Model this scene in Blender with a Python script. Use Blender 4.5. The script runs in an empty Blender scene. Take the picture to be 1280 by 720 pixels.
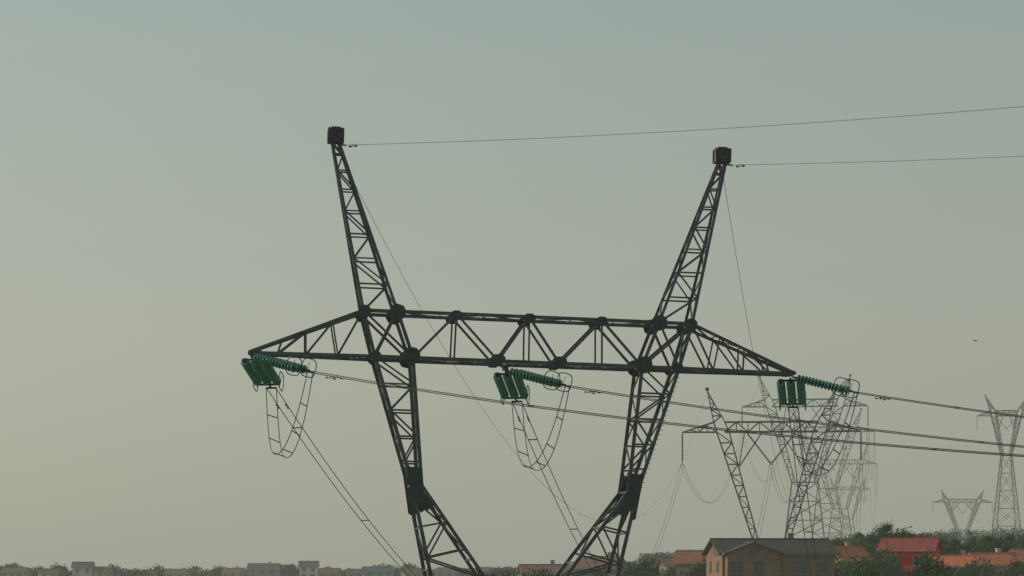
import bpy, math, random
from mathutils import Vector, Matrix, noise
random.seed(7)
V=Vector
scene=bpy.context.scene
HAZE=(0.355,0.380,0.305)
# ------------------------------------------------------------------ materials
def mat(name,col,rough=.8,haze=0.0,var=.25,scale=1.0,metal=0.0,spec=.4,transl=0.0,bump=0.0,wave=None):
    m=bpy.data.materials.new(name); m.use_nodes=True
    nt=m.node_tree; N=nt.nodes; L=nt.links
    b=N['Principled BSDF']; out=N['Material Output']
    b.inputs['Roughness'].default_value=rough
    b.inputs['Metallic'].default_value=metal
    b.inputs['Specular IOR Level'].default_value=spec
    tc=N.new('ShaderNodeTexCoord')
    nz=N.new('ShaderNodeTexNoise'); nz.inputs['Scale'].default_value=scale; nz.inputs['Detail'].default_value=5
    L.new(tc.outputs['Object'],nz.inputs['Vector'])
    rp=N.new('ShaderNodeValToRGB')
    rp.color_ramp.elements[0].position=.3; rp.color_ramp.elements[1].position=.7
    rp.color_ramp.elements[0].color=tuple(c*(1-var) for c in col)+(1,)
    rp.color_ramp.elements[1].color=tuple(min(1,c*(1+var)) for c in col)+(1,)
    L.new(nz.outputs['Fac'],rp.inputs['Fac'])
    csrc=rp.outputs['Color']
    if wave:
        wv=N.new('ShaderNodeTexWave'); wv.inputs['Scale'].default_value=wave; wv.inputs['Distortion'].default_value=1.5
        wv.bands_direction='Z'
        L.new(tc.outputs['Object'],wv.inputs['Vector'])
        mr=N.new('ShaderNodeMapRange'); mr.inputs['To Min'].default_value=.75; mr.inputs['To Max'].default_value=1.1
        L.new(wv.outputs['Fac'],mr.inputs['Value'])
        mx=N.new('ShaderNodeMix'); mx.data_type='RGBA'; mx.blend_type='MULTIPLY'; mx.inputs[0].default_value=1
        L.new(csrc,mx.inputs[6]); L.new(mr.outputs[0],mx.inputs[7]); csrc=mx.outputs[2]
    L.new(csrc,b.inputs['Base Color'])
    if bump:
        bp=N.new('ShaderNodeBump'); bp.inputs['Strength'].default_value=bump
        L.new(nz.outputs['Fac'],bp.inputs['Height']); L.new(bp.outputs[0],b.inputs['Normal'])
    src=b.outputs[0]
    if transl:
        tr=N.new('ShaderNodeBsdfTranslucent'); L.new(csrc,tr.inputs['Color'])
        ms=N.new('ShaderNodeMixShader'); ms.inputs[0].default_value=transl
        L.new(src,ms.inputs[1]); L.new(tr.outputs[0],ms.inputs[2]); src=ms.outputs[0]
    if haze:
        em=N.new('ShaderNodeEmission'); em.inputs['Color'].default_value=HAZE+(1,)  # aerial haze painted in: sky-coloured glow mixed into the surface, no volume
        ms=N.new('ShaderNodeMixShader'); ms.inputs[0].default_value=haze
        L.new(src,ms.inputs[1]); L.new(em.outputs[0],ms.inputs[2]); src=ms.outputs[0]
    if src is not b.outputs[0]: L.new(src,out.inputs['Surface'])
    return m

STEEL=mat('weathered_steel',(.07,.078,.08),.5,0.03,.5,1.6,metal=.3,spec=.5)
PLATE=mat('gusset_steel',(.045,.05,.053),.5,0.03,.35,4.0,metal=.3)
GLASS=mat('green_glass',(.24,.5,.39),.12,0.02,.25,6.0,spec=1.0,transl=.4)
CAP=mat('insulator_cap_iron',(.09,.12,.11),.4,0.0,.3,8.0,metal=.5)
WIRE=mat('aluminium_conductor',(.07,.075,.07),.5,0.05,.1,1.0,metal=.3)
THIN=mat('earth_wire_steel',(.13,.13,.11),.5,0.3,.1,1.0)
# ------------------------------------------------------------------ builder
class Bd:
    def __init__(s): s.v=[];s.f=[];s.m=[];s.sm=[]
    def add(s,vs,fs,mi=0,sm=False):
        o=len(s.v); s.v.extend([tuple(p) for p in vs])
        for f in fs: s.f.append(tuple(i+o for i in f)); s.m.append(mi); s.sm.append(sm)
    def bar(s,a,b,w,mi=0,solid=False):
        a=V(a);b=V(b);d=b-a
        if d.length<1e-4:return
        d.normalize()
        r=V((0,1,0)) if abs(d.y)<.9 else V((1,0,0))
        x=d.cross(r).normalized(); y=x.cross(d).normalized()
        if random.random()<.5: x=-x
        j=V((random.uniform(-.006,.006),random.uniform(-.006,.006),random.uniform(-.006,.006)))
        a=a+j;b=b+j
        h=w/2;t=w*.2
        if solid: pr=[(-h,-h),(h,-h),(h,h),(-h,h)]
        else: pr=[(-h,-h),(h,-h),(h,-h+t),(-h+t,-h+t),(-h+t,h),(-h,h)]
        n=len(pr)
        vs=[a+x*p+y*q for p,q in pr]+[b+x*p+y*q for p,q in pr]
        fs=[(i,(i+1)%n,n+(i+1)%n,n+i) for i in range(n)]+[tuple(range(n-1,-1,-1)),tuple(range(n,2*n))]
        s.add(vs,fs,mi)
    def tube(s,pts,r,n=6,mi=0,closed=False):
        pts=[V(p) for p in pts]; N=len(pts); vs=[]
        for i,p in enumerate(pts):
            if closed: d=pts[(i+1)%N]-pts[i-1]
            else: d=pts[min(i+1,N-1)]-pts[max(i-1,0)]
            d.normalize(); ref=V((0,0,1)) if abs(d.z)<.95 else V((1,0,0))
            x=d.cross(ref).normalized(); y=x.cross(d)
            for k in range(n):
                a=2*math.pi*k/n; vs.append(p+x*math.cos(a)*r+y*math.sin(a)*r)
        fs=[]
        for i in range(N if closed else N-1):
            j=(i+1)%N
            for k in range(n): fs.append((i*n+k,i*n+(k+1)%n,j*n+(k+1)%n,j*n+k))
        s.add(vs,fs,mi,True)
    def lathe(s,prof,o,ax,n=14,mi=0):
        o=V(o);ax=V(ax).normalized(); ref=V((0,0,1)) if abs(ax.z)<.9 else V((1,0,0))
        x=ax.cross(ref).normalized(); y=ax.cross(x)
        vs=[];fs=[]
        for (h,r) in prof:
            for k in range(n):
                a=2*math.pi*k/n; vs.append(o+ax*h+x*math.cos(a)*r+y*math.sin(a)*r)
        for i in range(len(prof)-1):
            for k in range(n): fs.append((i*n+k,i*n+(k+1)%n,(i+1)*n+(k+1)%n,(i+1)*n+k))
        s.add(vs,fs,mi,True)
    def box(s,c,sz,mi=0,M=None):
        c=V(c);hx,hy,hz_=sz[0]/2,sz[1]/2,sz[2]/2
        vs=[c+V((i*hx,j*hy,k*hz_)) for i in(-1,1) for j in(-1,1) for k in(-1,1)]
        if M: vs=[M@p for p in vs]
        s.add(vs,[(0,1,3,2),(4,6,7,5),(0,4,5,1),(2,3,7,6),(0,2,6,4),(1,5,7,3)],mi)
    def poly_plate(s,pts2,v,t,mi=0):
        n=len(pts2)
        vs=[V((p[0],v-t/2,p[1])) for p in pts2]+[V((p[0],v+t/2,p[1])) for p in pts2]
        s.add(vs,[tuple(range(n)),tuple(range(2*n-1,n-1,-1))]+[(i,n+i,n+(i+1)%n,(i+1)%n) for i in range(n)],mi)
    def obj(s,name,mats,parent=None,M=None):
        vs=s.v if M is None else [tuple(M@V(p)) for p in s.v]
        me=bpy.data.meshes.new(name); me.from_pydata(vs,[],s.f)
        for m in mats: me.materials.append(m)
        me.polygons.foreach_set('material_index',s.m); me.polygons.foreach_set('use_smooth',s.sm); me.update()
        o=bpy.data.objects.new(name,me); scene.collection.objects.link(o)
        if parent:
            o.parent=parent; o.matrix_parent_inverse=Matrix.Translation(-parent.location)
        return o
def root(name,loc):
    e=bpy.data.objects.new(name,None); e.location=loc; e.empty_display_size=.5
    scene.collection.objects.link(e); return e
def lerp(a,b,t): return V(a)*(1-t)+V(b)*t
def zig(B,A0,A1,C0,C1,n,w,horiz=True,p=1.0,x=False,start=0,ends=False):
    ts=[1-(1-i/n)**p for i in range(n+1)]
    A=[lerp(A0,A1,t) for t in ts]; C=[lerp(C0,C1,t) for t in ts]
    for i in range(n):
        if x or (i+start)%2==0: B.bar(A[i],C[i+1],w)
        if x or (i+start)%2==1: B.bar(C[i],A[i+1],w)
    if horiz:
        for i in range(0 if ends else 1,n+(1 if ends else 0)): B.bar(A[i],C[i],w)
def octo(cx,cz,rx,rz,rot=0):
    k=.45; pts=[(-rx,-rz*k),(-rx*k,-rz),(rx*k,-rz),(rx,-rz*k),(rx,rz*k),(rx*k,rz),(-rx*k,rz),(-rx,rz*k)]
    c,s=math.cos(rot),math.sin(rot)
    return [(cx+a*c-b*s,cz+a*s+b*c) for a,b in pts]

# ------------------------------------------------------------------ terrain
CAM=V((0,0,20))
def ss(t): t=max(0,min(1,t)); return t*t*(3-2*t)
def terr(x,y):
    b=ss((y-100)/400)*15.3+ss((y-500)/900)*2.6
    h=14*math.exp(-(((x-205)/150)**2+((y-750)/600)**2))
    n=noise.noise(V((x*.01,y*.01,0)))*.9*ss((y-40)/150)+noise.noise(V((x*.05,y*.05,3)))*.3
    return b+h+n*(1 if y<1500 else .5)-ss((y-2500)/3000)*4
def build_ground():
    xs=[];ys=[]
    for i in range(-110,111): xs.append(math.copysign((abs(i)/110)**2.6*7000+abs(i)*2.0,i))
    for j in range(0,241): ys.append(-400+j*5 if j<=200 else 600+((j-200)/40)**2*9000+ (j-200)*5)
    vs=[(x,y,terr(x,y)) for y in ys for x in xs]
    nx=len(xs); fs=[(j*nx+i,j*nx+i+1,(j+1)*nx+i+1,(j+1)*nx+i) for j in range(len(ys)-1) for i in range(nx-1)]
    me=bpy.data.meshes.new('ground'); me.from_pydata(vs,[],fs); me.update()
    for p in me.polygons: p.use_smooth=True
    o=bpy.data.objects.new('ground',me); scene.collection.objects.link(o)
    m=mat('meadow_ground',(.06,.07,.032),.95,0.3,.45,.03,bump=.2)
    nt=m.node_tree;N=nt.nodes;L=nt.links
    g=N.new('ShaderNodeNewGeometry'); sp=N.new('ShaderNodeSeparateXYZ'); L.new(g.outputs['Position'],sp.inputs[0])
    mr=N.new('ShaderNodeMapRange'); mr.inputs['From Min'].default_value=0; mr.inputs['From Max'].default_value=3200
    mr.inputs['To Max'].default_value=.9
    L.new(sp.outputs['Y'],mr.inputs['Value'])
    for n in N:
        if n.type=='MIX_SHADER': L.new(mr.outputs[0],n.inputs[0])  # painted haze glow on the ground strengthens along world Y
    me.materials.append(m)
build_ground()

# ------------------------------------------------------------------ main tower
TO=V((.6,103,49.17-20))   # centre of the cross-beam
MT=Matrix.Translation(TO)@Matrix.Rotation(math.radians(8),4,'Z')@Matrix.Rotation(math.radians(1.5),4,'Y')
D=.85
def main_lattice():
    B=Bd();P=Bd(); c=.155;br=.08
    BASE=-29.4
    for s in(-1,1):
        O2={};
        for f in(-1,1):
            O=V((s*7.35,f*D,2.0));I=V((s*5.85,f*D,2.0))
            Ot=V((s*8.86,f*.14,9.4));It=V((s*8.56,f*.14,9.4))
            O0=V((s*6.8,f*D,0));I0=V((s*5.12,f*D,0))
            Ow=V((s*5.02,f*1.0,-5.6));Iw=V((s*4.6,f*1.0,-5.6))
            Ob=V((s*3.35,f*1.55,-13.0));Ib=V((0,f*1.5,-12.0))
            B.bar(O,Ot,c*.85);B.bar(I,It,c*.85)
            B.bar(O,O0,c);B.bar(I,I0,c);B.bar(O0,Ow,c*1.05);B.bar(I0,Iw,c*1.05)
            B.bar(Ow,Ob,c*1.1);B.bar(Iw,Ib,c)
            zig(B,O,Ot,I,It,8,br*.85,True,1.3,start=(1 if s>0 else 0))
            B.bar(O,I,c); 
            B.bar(I,O0,br*1.3);B.bar(O,I0,br*1.3)
            B.bar(O0,I0,c)
            zig(B,O0,Ow,I0,Iw,5,br,True,1.05,start=(1 if s>0 else 0))
            B.bar(Ow,Iw,br)
            zig(B,lerp(Iw,Ib,.06),lerp(Iw,Ib,.8),lerp(Ow,Ob,.06),lerp(Ow,Ob,.8),4,br,True,start=1)
            B.bar(lerp(Ow,Ob,.55),Ib,br*1.1); B.bar(Ob,Ib,c*.8)
            F=V((s*5.6,f*4.2,BASE)); B.bar(Ob,F,c*1.2)
            O2[f]=(O,I,Ot,It,O0,I0,Ow,Iw,Ob,Ib,F)
            T=V((s*12.15,f*.3,0.0)); Tt=V((s*12.1,f*.3,.1))
            B.bar(O0,T,c); B.bar(O,Tt,c*.8)
            qs=(.3,.56,.79)
            for i,q in enumerate(qs):
                bt=lerp(O0,T,q);tp=lerp(O,Tt,q*.93)
                B.bar(bt,tp,br*.9)
                B.bar(lerp(O,Tt,(0,.3,.56)[i]*.93),bt,br)
            vf=f*(D+.1)
            P.poly_plate(octo(s*5.85,1.98,.36,.34,s*.3),vf,.03)
            P.poly_plate(octo(s*7.3,1.95,.27,.28),vf,.03)
            P.poly_plate(octo(s*5.2,.08,.38,.38,s*.2),vf,.03)
            P.poly_plate(octo(s*6.75,.02,.22,.22),vf,.03)
            P.poly_plate(octo(s*12.0,.03,.3,.12),f*.4,.03)
            vw=f*1.12
            pts=[(s*5.3,-4.8),(s*4.62,-4.8),(s*4.5,-5.9),(s*4.12,-6.5),(s*4.38,-6.75),(s*4.7,-6.4),(s*4.76,-6.9),(s*4.96,-6.8),(s*5.14,-5.7)]
            P.poly_plate(pts,vw,.03)
        a=O2[-1];b=O2[1]
        for k,(i,j,n,pw) in enumerate(((0,2,8,1.3),(1,3,8,1.3),(4,6,5,1),(5,7,5,1))):
            zig(B,a[i],a[j],b[i],b[j],n,br*.75,False,pw)
        for i in(0,1,4,5,6,7): B.bar(a[i],b[i],br)
        zig(B,a[0],a[4],b[0],b[4],1,br,x=True)
        zig(B,a[6],a[8],b[6],b[8],4,br); zig(B,a[7],a[9],b[7],b[9],4,br)
        zig(B,a[8],a[10],b[8],b[10],4,br*1.1,x=True)
        zig(B,a[4],V((s*12.15,-.3,0)),b[4],V((s*12.15,.3,0)),5,br*.8)
        zig(B,a[0],V((s*12.1,-.3,.1)),b[0],V((s*12.1,.3,.1)),4,br*.8)
        B.bar((s*12.15,-.3,0),(s*12.15,.3,0),c)
    topn=[-5.85,-3.25,0,3.25,5.85];botn=[-5.12,-1.35,1.4,5.12]
    for f in(-1,1):
        y=f*D
        B.bar((-5.85,y,2),(5.85,y,2),c);B.bar((-5.12,y,0),(5.12,y,0),c)
        for i in range(4):
            B.bar((botn[i],y,0),(topn[i+1] if i<3 else 5.85,y,2),br*1.35)
            if i>0: B.bar((topn[i],y,2),(botn[i],y,0),br*1.35)
        B.bar((-5.85,y,2),(-5.12,y,0),br*1.2)
        B.bar((-3.25,y,2),(-3.3,y,0),br);B.bar((3.25,y,2),(3.3,y,0),br);B.bar((0,y,2),(0.02,y,0),br)
        for u in topn[1:4]: P.poly_plate(octo(u,1.95,.27,.2),f*(D+.1),.03)
        for u in botn[1:3]: P.poly_plate(octo(u,.08,.32,.22),f*(D+.1),.03)
        zig(B,(-3.35,y,-13),(-5.6,f*4.2,BASE),(3.35,y,-13),(5.6,f*4.2,BASE),4,br*1.2,x=True)
    B.bar((-3.35,-1.55,-13),(3.35,-1.55,-13),c);B.bar((-3.35,1.55,-13),(3.35,1.55,-13),c)
    zig(B,(-5.12,-D,0),(5.12,-D,0),(-5.12,D,0),(5.12,D,0),7,br*.8)
    zig(B,(-5.85,-D,2),(5.85,-D,2),(-5.85,D,2),(5.85,D,2),6,br*.8)
    B.bar((-.9,-D,-.08),(-.9,D,-.08),c); 
    B.box((-.9,0,-.2),(.25,.3,.25))
    for i in range(26):
        p=lerp((6.8,-D,0),(5.02,-1.0,-5.6),i/26) ; B.bar(p,p+V((.2,-.05,0)),.02,solid=True)
    return B,P
tower=root('transmission_tower',TO)
LB,PB=main_lattice()
LB.obj('steel_lattice',[STEEL],tower,MT); PB.obj('gusset_plates',[PLATE],tower,MT)
K=Bd()
for s in(-1,1):
    cx=s*8.71
    K.box((cx,0,9.72),(.62,.62,.5)); K.box((cx,0,10.0),(.7,.7,.07)); K.box((cx,0,9.44),(.7,.7,.06))
    for i in(-1,1):
        for j in(-1,1): K.box((cx+i*.31,j*.31,9.73),(.09,.09,.52))
        K.box((cx+i*.15,-.33,9.72),(.18,.05,.34)); K.box((cx,i*.15,10.07),(.4,.1,.08))
    K.bar((cx,0,9.4),(cx+.45,-.25,9.28),.07,solid=True)
K.obj('peak_cap_box',[PLATE],tower,MT)
F=Bd()
for s in(-1,1):
    for f in(-1,1):
        p=MT@V((s*5.6,f*4.2,-29.4)); F.box((p.x,p.y,terr(p.x,p.y)+.1),(1.5,1.5,1.2)); F.box((p.x,p.y,terr(p.x,p.y)+.85),(.8,.8,.5))
F.obj('concrete_footings',[mat('concrete',(.3,.3,.28),.9)],tower)

# ------------------------------------------------------------------ insulators & lines
def disc(B,o,ax,r):
    B.lathe([(0,.03),(0,.06),(.05,.075),(.085,.07)],o,ax,10,1)
    B.lathe([(.07,.06),(.085,r*.6),(.105,r*.93),(.125,r),(.145,r*.96),(.13,r*.7),(.14,r*.45),(.12,.04)],o,ax,16,0)
def strings(name,a,d,L,n,perp,sp,parent,r=.17):
    B=Bd(); d=V(d).normalized(); a=V(a)
    st=a+d*.3; 
    half=sp*(n-1)/2
    B.tube([a,st],.035,6,1)
    for e in(st,st+d*(L)):
        pts=[e-perp*(half+.07),e+perp*(half+.07)]
        B.bar(pts[0],pts[1],.09,1,True)
    nd=int((L-.2)/.17)
    for k in range(n):
        o=st+perp*(k*sp-half)
        B.tube([o,o+d*L],.022,6,1)
        for i in range(nd): disc(B,o+d*(.1+i*.17),d,r)
    end=st+d*L; tail=end+d*.4
    B.bar(end,tail,.07,1,True)
    up=d.cross(perp).normalized()
    if up.z<0: up=-up
    for k in(-1,1):
        c=end+perp*k*(half+.14)-d*.12
        pts=[]
        for i in range(28):
            t=2*math.pi*i/28; cc,sn=math.cos(t),math.sin(t)
            pts.append(c+d*.38*math.copysign(abs(cc)**.6,cc)+up*(.4*math.copysign(abs(sn)**.6,sn)+.1))
        B.tube(pts,.024,6,1,True); B.tube([c-up*.2+perp*(-k)*.1,c+up*.36],.015,5,1)
    B.bar(tail-perp*.24,tail+perp*.24,.08,1,True)
    B.obj(name,[GLASS,CAP],parent)
    return tail
def wirecurve(name,lines,r,m,parent=None):
    cu=bpy.data.curves.new(name,'CURVE'); cu.dimensions='3D'; cu.bevel_depth=r; cu.bevel_resolution=1
    for pts in lines:
        sp=cu.splines.new('POLY'); sp.points.add(len(pts)-1)
        for i,p in enumerate(pts): sp.points[i].co=(p[0],p[1],p[2],1)
    cu.materials.append(m)
    o=bpy.data.objects.new(name,cu); scene.collection.objects.link(o)
    if parent: o.parent=parent; o.matrix_parent_inverse=Matrix.Translation(-parent.location)
    return o
def span(a,b,S,n=60): 
    return [lerp(a,b,i/n)-V((0,0,4*S*(i/n)*(1-i/n))) for i in range(n+1)]
dR=V((.866,-.5,0)); pR=V((.5,.866,0))
T2=V((35.35,315,38.8)); yaw2=math.radians(-7)
M2=Matrix.Translation(T2)@Matrix.Rotation(yaw2,4,'Z')
dA=V((.16,.987,0)); pA=V((.987,-.16,0))
HW=Bd()
att=[MT@V((-12.15,0,-.12)),MT@V((-.9,0,-.32)),MT@V((12.15,0,-.12))]
ph2=[M2@V((-12.1,0,-4.6)),M2@V((0,0,-4.6)),M2@V((12.1,0,-4.6))]
LR=125.0
for i,a in enumerate(att):
    ea=strings('insulator_string',a+V((-.0,.12,-.03)),dA+V((0,0,-.34)),2.75,3,pA,.45,tower,.2)
    er=strings('insulator_string',a+V((.05,-.12,0)),dR+V((0,0,-.27)),2.5,3,pR,.42,tower,.19)
    lines=[];
    for k in(-1,1):
        lines.append(span(ea+pA*k*.22,ph2[i]+pA*k*.22,18.9,90))
        pts=[]
        for j in range(81):
            s_=LR*j/80; p=er+pR*k*.26+dR*s_; p.z=er.z-.187*s_+.0015*s_*s_+k*.03; pts.append(p)
        lines.append(pts)
    wirecurve('overhead_power_line',lines,.022,WIRE)
    jl=[]
    for k in(-1,1):
        pts=[]
        for j in range(41):
            t=j/40
            p=lerp(ea+pA*k*.24,er+pR*k*.2,t); sg=(3.35+.07*k)*(1-abs(2*t-1)**(2.3+.1*k))
            p=p-V((0,0,sg)); p+=V((-.35+.06*k,0,0))*math.sin(math.pi*t)
            pts.append(p)
        jl.append(pts)
    wirecurve('jumper_conductor',jl,.022,WIRE,tower)
    for j in(4,9,15,25,31,36): HW.bar(jl[0][j],jl[1][j],.045,solid=True)
    for j in(3,7,12,18,25):
        p=lines[1][j];q=lines[3][j]; HW.bar(p,q,.05,solid=True)
    for j in(2,8,16): HW.bar(lines[0][j],lines[2][j],.05,solid=True)
    for ln in lines:
        p=lerp(ln[0],ln[1],.8); d_=(ln[1]-ln[0]).normalized(); c=p-V((0,0,.09))
        HW.tube([c-d_*.2,c+d_*.2],.012); HW.tube([c-d_*.25,c-d_*.14],.035); HW.tube([c+d_*.14,c+d_*.25],.035); HW.tube([p,c],.02)
HW.obj('spacers_and_dampers',[CAP],tower)
pk2=[M2@V((-8.7,0,5.7)),M2@V((8.7,0,5.7))]
for i,s in enumerate((-1,1)):
    p0=MT@V((s*8.71+.3,-.2,9.3))
    pts=[]
    for j in range(61):
        s_=LR*j/60; p=p0+dR*s_; p.z=p0.z-.072*s_+.00088*s_*s_; pts.append(p)
    wirecurve('earth_wire',[pts],.014,THIN)
    wirecurve('earth_wire',[span(MT@V((s*8.71,0,9.3)),pk2[i],17.4,90)],.015,THIN)
    dm=Bd(); q=pts[0]+dR*.55-V((0,0,.1)); dm.tube([q-dR*.16,q+dR*.16],.015); dm.tube([q-dR*.2,q-dR*.1],.045);dm.tube([q+dR*.1,q+dR*.2],.045); dm.tube([q,q+V((0,0,.1))],.02)
    dm.obj('vibration_damper',[CAP],tower)

# ------------------------------------------------------------------ suspension towers
def cat(pos,yaw,arm=12.1,dep=1.35,pu=8.7,pw=5.7,lo=7.8,li=6.3,ww=-14.7,wu=2.5,bu=4.6,th=.15,haze=.3,sl=4.4):
    M=Matrix.Translation(pos)@Matrix.Rotation(yaw,4,'Z')
    gz=terr(pos[0],pos[1]); base=gz-pos[2]-.3
    B=Bd();b=th*.6;D=.7
    for s in(-1,1):
        q={}
        for f in(-1,1):
            O=V((s*lo,f*D,dep));I=V((s*li,f*D,dep));O0=V((s*(lo-.4),f*D,0));I0=V((s*(li-.6),f*D,0))
            W=V((s*wu,f*1.1,ww));Wi=V((s*wu*.72,f*1.1,ww));G=V((s*bu,f*bu*.8,base)); K1=V((s*pu,f*.1,pw))
            q[f]=(O,I,O0,I0,W,Wi,G,K1)
            B.bar(O,K1,th*.8,solid=True);B.bar(I,K1,th*.8,solid=True); zig(B,O,K1,I,K1,5,b)
            B.bar(O,O0,th,solid=True);B.bar(I,I0,th,solid=True);B.bar(O0,W,th,solid=True);B.bar(I0,Wi,th,solid=True)
            zig(B,O0,W,I0,Wi,10,b); B.bar(W,G,th*1.1,solid=True)
            T=V((s*arm,f*.2,0.0)); B.bar(O0,T,th,solid=True);B.bar(O,T,th*.8,solid=True); zig(B,O0,T,O,T,4,b)
            B.bar(lerp(I0,Wi,.33),V((s*1.2,f*D,0)),b,solid=True)
            B.bar(lerp(I0,Wi,.33),V((s*3.6,f*D,0)),b,solid=True)
        a,c=q[-1],q[1]
        zig(B,a[2],a[4],c[2],c[4],8,b);zig(B,a[4],a[6],c[4],c[6],5,b,x=True);zig(B,a[0],a[7],c[0],c[7],4,b)
        B.box((s*pu,0,pw+.2),(.5,.5,.4))
    for f in(-1,1):
        B.bar((-li,f*D,dep),(li,f*D,dep),th,solid=True);B.bar((-li,f*D,0),(li,f*D,0),th,solid=True)
        zig(B,(-li,f*D,0),(li,f*D,0),(-li,f*D,dep),(li,f*D,dep),8,b)
        B.bar((-wu,f*1.1,ww),(wu,f*1.1,ww),th,solid=True)
        zig(B,(-wu,f*1.1,ww),(-bu,f*bu*.8,base),(wu,f*1.1,ww),(bu,f*bu*.8,base),5,b,x=True)
    r=root('transmission_tower',pos)
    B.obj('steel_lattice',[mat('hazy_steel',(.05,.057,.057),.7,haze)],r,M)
    C=Bd()
    for u in(-arm,arm): C.lathe([(0,.05)]+[(j*.17+.2,(.16 if j%2 else .05)) for j in range(int(sl/.17)-2)]+[(sl,.05)],(u,0,0),(0,0,-1),8)
    for s in(-1,1):
        a_=V((s*3.4,0,0)); d_=V((0,0,-sl))-a_; C.lathe([(0,.04)]+[(j*.17+.2,(.16 if j%2 else .05)) for j in range(int(d_.length/.17)-2)]+[(d_.length,.05)],a_,d_,8)
    for u in(-arm,0,arm): C.bar((u-.3,0,-sl-.1),(u+.3,0,-sl-.1),.1,solid=True)
    C.obj('insulator_string',[mat('hazy_insulator',(.05,.08,.07),.3,haze)],r,M)
    return M
def W(px,Y,py): return V(((px-640)/2887*Y,Y,20+(712-py)/2887*Y))
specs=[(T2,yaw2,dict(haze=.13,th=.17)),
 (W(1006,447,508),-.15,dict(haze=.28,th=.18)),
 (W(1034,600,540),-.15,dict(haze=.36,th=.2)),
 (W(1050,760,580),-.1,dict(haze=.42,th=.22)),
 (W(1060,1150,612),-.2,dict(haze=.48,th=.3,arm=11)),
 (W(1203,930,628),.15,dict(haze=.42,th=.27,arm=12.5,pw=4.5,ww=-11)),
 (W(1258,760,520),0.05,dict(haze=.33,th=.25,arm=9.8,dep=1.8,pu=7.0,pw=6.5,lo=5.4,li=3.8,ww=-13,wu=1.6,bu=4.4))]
Ms=[(cat(p,y,**k),k,p) for p,y,k in specs]
def link(i,j,S,hzv):
    Ma,ka,pa=Ms[i];Mb,kb,pb=Ms[j]; aa=ka.get('arm',12.1);ab=kb.get('arm',12.1); ln=[]
    for u in(-1,0,1):
        for k in(-.22,.22): ln.append(span(Ma@V((u*aa+k,0,-4.6)),Mb@V((u*ab+k,0,-4.6)),S,40))
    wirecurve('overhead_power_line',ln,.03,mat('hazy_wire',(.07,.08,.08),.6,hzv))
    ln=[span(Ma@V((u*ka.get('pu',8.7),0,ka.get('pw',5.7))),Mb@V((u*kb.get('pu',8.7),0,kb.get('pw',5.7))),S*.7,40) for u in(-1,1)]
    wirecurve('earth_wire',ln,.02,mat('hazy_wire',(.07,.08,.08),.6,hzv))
link(0,1,9,.25);link(1,2,9,.35);link(2,3,9,.45);link(3,4,14,.5)

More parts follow.
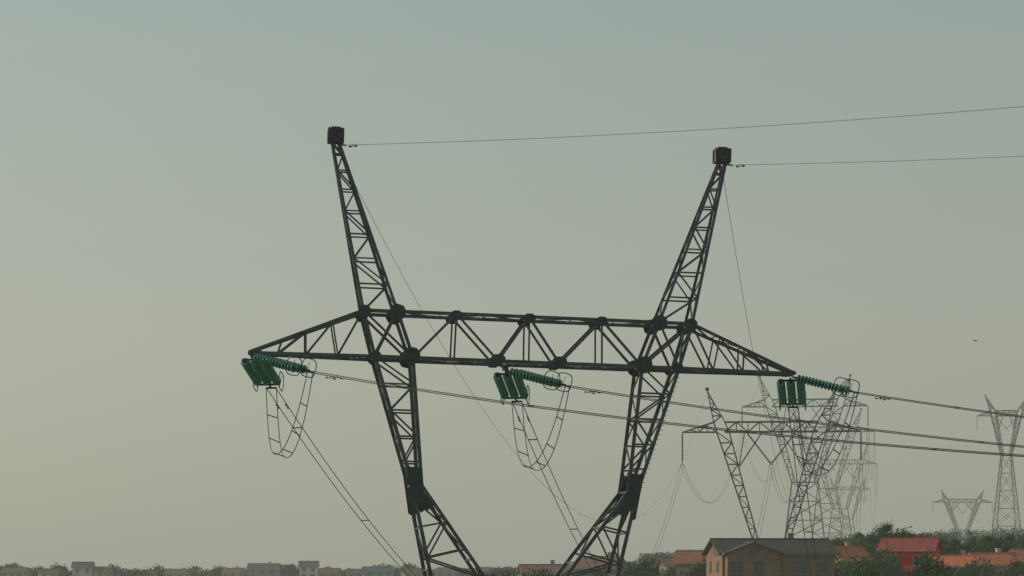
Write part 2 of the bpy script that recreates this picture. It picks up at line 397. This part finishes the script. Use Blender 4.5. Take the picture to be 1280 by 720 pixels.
# ------------------------------------------------------------------ houses
def house(name,cx,cy,yaw,w,d,eave,ridge,wall,roof,trim,haze=.2,floors=2,cross=False,slab=None,chim=True,balcony=False):
    """eave / ridge are absolute heights; ridge runs along local x"""
    g=terr(cx,cy)-.6; r=root(name,(cx,cy,g))
    M=Matrix.Translation((cx,cy,0))@Matrix.Rotation(yaw,4,'Z')
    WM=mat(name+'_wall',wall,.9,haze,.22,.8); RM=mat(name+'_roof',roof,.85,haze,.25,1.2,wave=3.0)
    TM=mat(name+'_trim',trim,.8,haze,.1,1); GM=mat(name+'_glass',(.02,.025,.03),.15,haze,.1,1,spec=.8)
    def gab(B,x0,x1,y0,y1,e,rg,mi=0):
        ym=(y0+y1)/2
        vs=[(x0,y0,g),(x1,y0,g),(x1,y1,g),(x0,y1,g),(x0,y0,e),(x1,y0,e),(x1,y1,e),(x0,y1,e),(x0,ym,rg),(x1,ym,rg)]
        B.add(vs,[(0,1,5,4),(2,3,7,6),(0,4,8,7,3),(1,2,6,9,5)],mi)
    B=Bd(); gab(B,-w/2,w/2,-d/2,d/2,eave,ridge-.12)
    B.obj('walls',[WM],r,M)
    R=Bd()
    def roofslab(x0,x1,y0,y1,e,rg,swap=False,o=.5):
        ym=(y0+y1)/2; t=.16; sl=(rg-e)/(ym-y0)
        for s in(-1,1):
            ye=(y0-o) if s<0 else (y1+o); ze=e-sl*o
            q=[(x0-o,ye,ze),(x1+o,ye,ze),(x1+o,ym,rg),(x0-o,ym,rg)]
            if swap: q=[(b,a,c) for a,b,c in q]
            vs=[V(p) for p in q]+[V(p)+V((0,0,t)) for p in q]
            R.add(vs,[(0,1,2,3),(4,5,6,7),(0,1,5,4),(1,2,6,5),(2,3,7,6),(3,0,4,7)])
            a=V(q[0]);b=V(q[1]); R.tube([a+V((0,0,.02)),b+V((0,0,.02))],.08,6,1)
        q=[(x0-o,ym,rg+t),(x1+o,ym,rg+t)]
        if swap:q=[(b,a,c) for a,b,c in q]
        R.tube(q,.13,6,0)
    roofslab(-w/2,w/2,-d/2,d/2,eave,ridge)
    Wn=Bd()
    if cross:
        cw=w*.46; x0=-w/2+.3; x1=x0+cw; yf=-d/2-1.4; rg=ridge-.45; xm=(x0+x1)/2
        C=Bd(); C.add([(x0,yf,g),(x1,yf,g),(x1,0,g),(x0,0,g),(x0,yf,eave),(x1,yf,eave),(x1,0,eave),(x0,0,eave),(xm,yf,rg),(xm,0,rg)],[(0,1,5,8,4),(1,2,6,5),(3,0,4,7),(4,8,9,7),(8,5,6,9)])
        C.obj('gable_wing',[WM],r,M); roofslab(yf,0,x0,x1,eave,rg,True,.4)
        Wn.box((xm,yf-.03,eave+.15),(.9,.1,1.0),0);Wn.box((xm,yf-.02,eave+.15),(1.1,.06,1.2),1)
    R.obj('roof',[RM,TM],r,M)
    fh=(eave-g-.5)/max(1,floors)
    n=max(2,int(w/2.6))
    for fl in range(floors):
        zc=g+.5+fl*fh+fh*.55
        for i in range(n):
            x=-w/2+w*(i+.5)/n
            y=-d/2
            if cross and -w/2+.3<x<-w/2+.3+w*.46: y=-d/2-1.4
            ww_=1.1 if (i+fl)%3 else 1.5
            Wn.box((x,y-.02,zc),(ww_+.24,.06,1.54),1); Wn.box((x,y-.05,zc),(ww_,.06,1.3),0); Wn.box((x,y-.09,zc),(.06,.05,1.3),1); Wn.box((x,y-.1,zc-.78),(ww_+.35,.2,.07),1)
        for sx in(-1,1):
            for k in(-.22,.22):
                Wn.box((sx*(w/2+.02),k*d,zc),(.06,1.3,1.5),1); Wn.box((sx*(w/2+.05),k*d,zc),(.06,1.05,1.25),0)
        if slab: 
            Wn.box((0,0,g+.5+fl*fh),(w+.12,d+.12,.25),2)
    Wn.box((w*.08,-d/2-.03,g+1.6),(1.1,.1,2.1),1);Wn.box((w*.08,-d/2-.07,g+1.55),(.9,.06,1.9),2)
    for sx in(-1,1):
        Wn.box((sx*(w/2+.03),0,eave+(ridge-eave)*.3),(.06,.7,.7),0)
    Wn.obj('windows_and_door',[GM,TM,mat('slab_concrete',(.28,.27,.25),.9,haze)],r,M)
    if chim:
        C=Bd(); C.box((w*.2,.6,ridge+.1),(.6,.6,1.3)); C.box((w*.2,.6,ridge+.8),(.75,.75,.1),1); C.obj('chimney',[WM,TM],r,M)
    if balcony:
        C=Bd(); z=g+.5+fh*(floors-1)
        C.box((w*.15,-d/2-.7,z),(w*.5,1.4,.16),0)
        for i in range(12): C.box((w*.15-w*.24+i*w*.48/11,-d/2-1.35,z+.55),(.05,.05,.95),1)
        C.box((w*.15,-d/2-1.35,z+1.05),(w*.5,.08,.07),1); C.obj('balcony',[TM,TM],r,M)
def Z(py,Y): return 20+(712-py)/2887*Y
def X(px,Y): return (px-640)/2887*Y
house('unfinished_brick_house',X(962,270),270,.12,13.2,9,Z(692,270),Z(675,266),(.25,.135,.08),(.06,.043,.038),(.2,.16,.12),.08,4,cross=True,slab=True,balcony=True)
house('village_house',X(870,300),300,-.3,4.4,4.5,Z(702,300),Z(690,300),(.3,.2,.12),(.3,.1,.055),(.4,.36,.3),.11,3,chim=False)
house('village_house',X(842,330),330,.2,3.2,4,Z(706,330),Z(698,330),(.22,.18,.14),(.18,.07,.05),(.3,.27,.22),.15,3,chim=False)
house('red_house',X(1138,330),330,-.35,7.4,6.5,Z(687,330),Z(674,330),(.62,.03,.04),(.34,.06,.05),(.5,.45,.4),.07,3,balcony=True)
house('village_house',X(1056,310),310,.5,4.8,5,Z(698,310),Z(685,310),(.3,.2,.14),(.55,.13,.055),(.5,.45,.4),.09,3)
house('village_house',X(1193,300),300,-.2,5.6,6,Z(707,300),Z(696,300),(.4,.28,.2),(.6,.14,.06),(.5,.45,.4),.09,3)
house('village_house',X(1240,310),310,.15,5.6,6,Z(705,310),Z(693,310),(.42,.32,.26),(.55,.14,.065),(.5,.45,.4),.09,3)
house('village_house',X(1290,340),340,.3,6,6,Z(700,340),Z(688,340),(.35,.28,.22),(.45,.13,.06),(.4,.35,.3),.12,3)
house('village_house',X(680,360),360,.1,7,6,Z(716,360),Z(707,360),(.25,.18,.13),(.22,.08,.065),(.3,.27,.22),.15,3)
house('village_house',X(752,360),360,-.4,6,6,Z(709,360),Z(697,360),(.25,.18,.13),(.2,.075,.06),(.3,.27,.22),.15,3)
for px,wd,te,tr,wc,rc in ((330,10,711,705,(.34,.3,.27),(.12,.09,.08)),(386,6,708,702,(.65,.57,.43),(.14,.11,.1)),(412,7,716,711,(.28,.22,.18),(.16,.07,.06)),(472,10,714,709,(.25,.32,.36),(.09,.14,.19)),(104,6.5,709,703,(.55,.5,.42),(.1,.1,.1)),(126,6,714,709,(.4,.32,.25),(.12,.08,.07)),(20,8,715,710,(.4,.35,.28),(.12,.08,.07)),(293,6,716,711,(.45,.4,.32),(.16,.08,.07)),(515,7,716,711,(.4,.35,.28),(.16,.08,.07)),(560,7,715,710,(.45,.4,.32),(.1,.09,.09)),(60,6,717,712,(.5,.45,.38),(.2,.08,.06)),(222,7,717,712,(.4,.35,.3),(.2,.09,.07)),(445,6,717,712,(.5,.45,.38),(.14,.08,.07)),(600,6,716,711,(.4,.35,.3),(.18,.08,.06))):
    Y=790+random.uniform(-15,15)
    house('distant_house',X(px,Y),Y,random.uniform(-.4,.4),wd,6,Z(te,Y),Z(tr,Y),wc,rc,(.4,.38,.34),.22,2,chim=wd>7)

# ------------------------------------------------------------------ trees
def leaves(B,c,rad,n,size,mi):
    for _ in range(n):
        while True:
            p=V((random.gauss(0,.5),random.gauss(0,.5),random.gauss(0,.42)))
            if p.length<1.25: break
        q=V(c)+V((p.x*rad,p.y*rad,p.z*rad*.85))
        a=V((random.uniform(-1,1),random.uniform(-1,1),random.uniform(-1,1))).normalized()
        b=a.orthogonal().normalized(); e=a.cross(b); s=size*random.uniform(.6,1.3)
        B.add([q-b*s,q+e*s*.55,q+b*s,q-e*s*.55],[(0,1,2,3)],mi)
def tree_mesh(seed,h,cr,haze,poplar=False):
    random.seed(seed); B=Bd(); th=h*.25
    B.lathe([(0,.28),(th*.5,.2),(th,.16),(h*.7,.07),(h*.85,.02)],(0,0,0),(random.uniform(-.05,.05),random.uniform(-.05,.05),1),8,0)
    ncl=38
    for i in range(ncl):
        z=th+(h-th)*(i+.5)/ncl*.93; t=(z-th)/(h-th)
        R=cr*(math.sin(math.pi*min(1,t*.85+.16))**.6)*random.uniform(.55,1.05)*(.4 if poplar else 1)
        a=random.uniform(0,6.28); rr=R*random.uniform(.3,.85)
        c=V((math.cos(a)*rr,math.sin(a)*rr,z+random.uniform(-.2,.3)))
        B.tube([(0,0,max(th*.7,z-rr*.7)),lerp((0,0,z-rr*.3),c,.5),c],.035,4,0)
        leaves(B,c,cr*random.uniform(.28,.44),100,.17,random.choice((1,1,2,3)))
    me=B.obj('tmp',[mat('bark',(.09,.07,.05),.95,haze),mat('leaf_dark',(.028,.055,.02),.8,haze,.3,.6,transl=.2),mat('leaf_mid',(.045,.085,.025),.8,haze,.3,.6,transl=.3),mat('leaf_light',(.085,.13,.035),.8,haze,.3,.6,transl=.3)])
    m=me.data; bpy.data.objects.remove(me); return m
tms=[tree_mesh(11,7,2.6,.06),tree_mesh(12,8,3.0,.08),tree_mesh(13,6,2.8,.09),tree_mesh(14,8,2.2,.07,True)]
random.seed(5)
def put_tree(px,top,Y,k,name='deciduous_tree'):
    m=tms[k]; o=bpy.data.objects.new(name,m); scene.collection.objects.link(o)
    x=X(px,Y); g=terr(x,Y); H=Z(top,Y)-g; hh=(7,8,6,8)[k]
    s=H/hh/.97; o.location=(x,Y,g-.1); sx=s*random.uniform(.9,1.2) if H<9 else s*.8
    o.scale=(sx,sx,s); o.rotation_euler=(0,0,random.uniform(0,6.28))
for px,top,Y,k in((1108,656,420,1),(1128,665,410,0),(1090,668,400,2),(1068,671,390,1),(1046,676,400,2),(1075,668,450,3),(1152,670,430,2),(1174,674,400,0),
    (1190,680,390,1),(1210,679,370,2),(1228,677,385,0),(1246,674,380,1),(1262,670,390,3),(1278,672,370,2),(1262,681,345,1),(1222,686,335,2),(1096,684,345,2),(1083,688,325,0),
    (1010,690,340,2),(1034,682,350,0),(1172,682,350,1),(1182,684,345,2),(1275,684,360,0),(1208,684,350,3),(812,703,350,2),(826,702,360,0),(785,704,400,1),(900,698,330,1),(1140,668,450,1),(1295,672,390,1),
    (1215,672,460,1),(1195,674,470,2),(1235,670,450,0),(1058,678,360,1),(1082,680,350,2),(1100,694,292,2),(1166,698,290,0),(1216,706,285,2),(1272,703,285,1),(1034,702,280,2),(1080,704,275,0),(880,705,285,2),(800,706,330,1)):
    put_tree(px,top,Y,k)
# shrub mass around the houses
random.seed(9); B=Bd()
for i in range(210):
    px=random.uniform(610,1330); Y=random.uniform(275,300) if px>1030 else random.uniform(300,345)
    x=X(px,Y); g=terr(x,Y); lim=Z(random.uniform(709,719),Y)
    if 860<px<1030: Y=310
    hgt=min(lim-g,10)
    c0=V((x,Y,g))
    for j in range(6): leaves(B,c0+V((random.uniform(-1.4,1.4),random.uniform(-1,1),hgt*(.15+.16*j))),1.1,34,.2,random.choice((0,0,1,2)))
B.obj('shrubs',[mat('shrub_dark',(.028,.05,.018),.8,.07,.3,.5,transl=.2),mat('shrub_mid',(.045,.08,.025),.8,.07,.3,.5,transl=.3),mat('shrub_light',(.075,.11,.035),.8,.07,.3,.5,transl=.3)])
# far tree line
random.seed(21); B=Bd()
for i in range(720):
    Y=random.uniform(800,960); px=random.uniform(-120,1400)
    x=X(px,Y); g=terr(x,Y)
    nn=noise.noise(V((px*.013,1.3,0)))*.5+.5; n2=max(0,noise.noise(V((px*.06,7.3,0))))
    top=Z(717.5-5*nn-12*n2-random.uniform(0,2.5),Y)
    if px>800: top=max(top,g+5)
    H=max(2.0,min(top-g,12))
    B.bar((x,Y,g),(x,Y,g+H*.5),.3,3,True)
    for j in range(7):
        t=j/6; rr=(1.1+1.6*nn)*math.sin(math.pi*(.2+.7*t))
        leaves(B,(x+random.uniform(-rr,rr),Y+random.uniform(-rr,rr),g+H*(.3+.62*t)),1.5,16,.42,random.choice((0,0,1,2)))
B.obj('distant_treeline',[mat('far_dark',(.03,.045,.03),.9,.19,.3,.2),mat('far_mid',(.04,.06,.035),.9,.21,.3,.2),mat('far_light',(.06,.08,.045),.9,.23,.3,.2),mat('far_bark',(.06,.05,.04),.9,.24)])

# ------------------------------------------------------------------ bird
bl=W(1219,230,426); B=Bd()
B.lathe([(-.17,.01),(-.1,.045),(0,.06),(.1,.045),(.15,.035),(.19,.03),(.22,.006)],bl,(1,.2,0),8)
for s in(-1,1):
    a=bl+V((.03,0,.03))
    d1=V((.5*s,.35*s,.09)); d2=d1*1.9+V((-.08,0,-.12))
    B.add([a+V((.07,0,0)),a+V((-.08,0,0)),a+d1*.5+V((-.08,0,0)),a+d1*.5+V((.07,0,0)),a+d2*.5],[(0,1,2,3),(3,2,4)])
B.add([bl+V((-.15,0,0)),bl+V((-.3,.06,0)),bl+V((-.3,-.06,0))],[(0,1,2)])
B.obj('bird',[mat('dark_feathers',(.03,.03,.03),.8,.1)])

# ------------------------------------------------------------------ light
sd=V((-.82,.38,.42)).normalized()
w=bpy.data.worlds.new('World'); scene.world=w; w.use_nodes=True
nt=w.node_tree;N=nt.nodes;L=nt.links; bg=N['Background']; bg.inputs['Strength'].default_value=.1
sky=N.new('ShaderNodeTexSky'); sky.sky_type='NISHITA'; sky.sun_disc=False
sky.sun_elevation=math.asin(sd.z); sky.sun_rotation=math.atan2(sd.x,sd.y); sky.dust_density=4; sky.altitude=200
tc=N.new('ShaderNodeTexCoord'); sp=N.new('ShaderNodeSeparateXYZ'); L.new(tc.outputs['Generated'],sp.inputs[0])
rp=N.new('ShaderNodeValToRGB'); cr=rp.color_ramp
cr.elements[0].position=0; cr.elements[0].color=(.372,.390,.318,1)
cr.elements[1].position=1; cr.elements[1].color=(.16,.25,.28,1)
for p,c in((.10,(.392,.415,.338)),(.18,(.365,.41,.345)),(.25,(.33,.40,.355)),(.5,(.24,.34,.34))):
    e=cr.elements.new(p); e.color=c+(1,)
L.new(sp.outputs['Z'],rp.inputs['Fac'])
mr=N.new('ShaderNodeMapRange'); mr.inputs['From Min'].default_value=-.25; mr.inputs['From Max'].default_value=.25
mr.inputs['To Min'].default_value=10.7; mr.inputs['To Max'].default_value=9.5
L.new(sp.outputs['X'],mr.inputs['Value'])
vm=N.new('ShaderNodeVectorMath'); vm.operation='SCALE'; L.new(rp.outputs['Color'],vm.inputs[0]); L.new(mr.outputs[0],vm.inputs['Scale'])
mx=N.new('ShaderNodeMix'); mx.data_type='RGBA'; mx.inputs[0].default_value=.12
L.new(vm.outputs[0],mx.inputs[6]); L.new(sky.outputs[0],mx.inputs[7]); L.new(mx.outputs[2],bg.inputs['Color'])
sun=bpy.data.lights.new('sun','SUN'); sun.energy=2.6; sun.angle=math.radians(.5); sun.color=(1,.93,.8)
so=bpy.data.objects.new('sun',sun); scene.collection.objects.link(so); so.rotation_euler=(-sd).to_track_quat('-Z','Y').to_euler(); so.location=(0,0,200)
# ------------------------------------------------------------------ camera
cam=bpy.data.cameras.new('camera'); cam.lens=81.2; cam.sensor_width=36; cam.shift_y=.275; cam.clip_end=30000; cam.clip_start=.5
co=bpy.data.objects.new('camera',cam); scene.collection.objects.link(co); co.location=CAM; co.rotation_euler=(math.radians(90),0,0)
scene.camera=co
scene.view_settings.view_transform='Standard'; scene.view_settings.look='None'; scene.view_settings.exposure=0
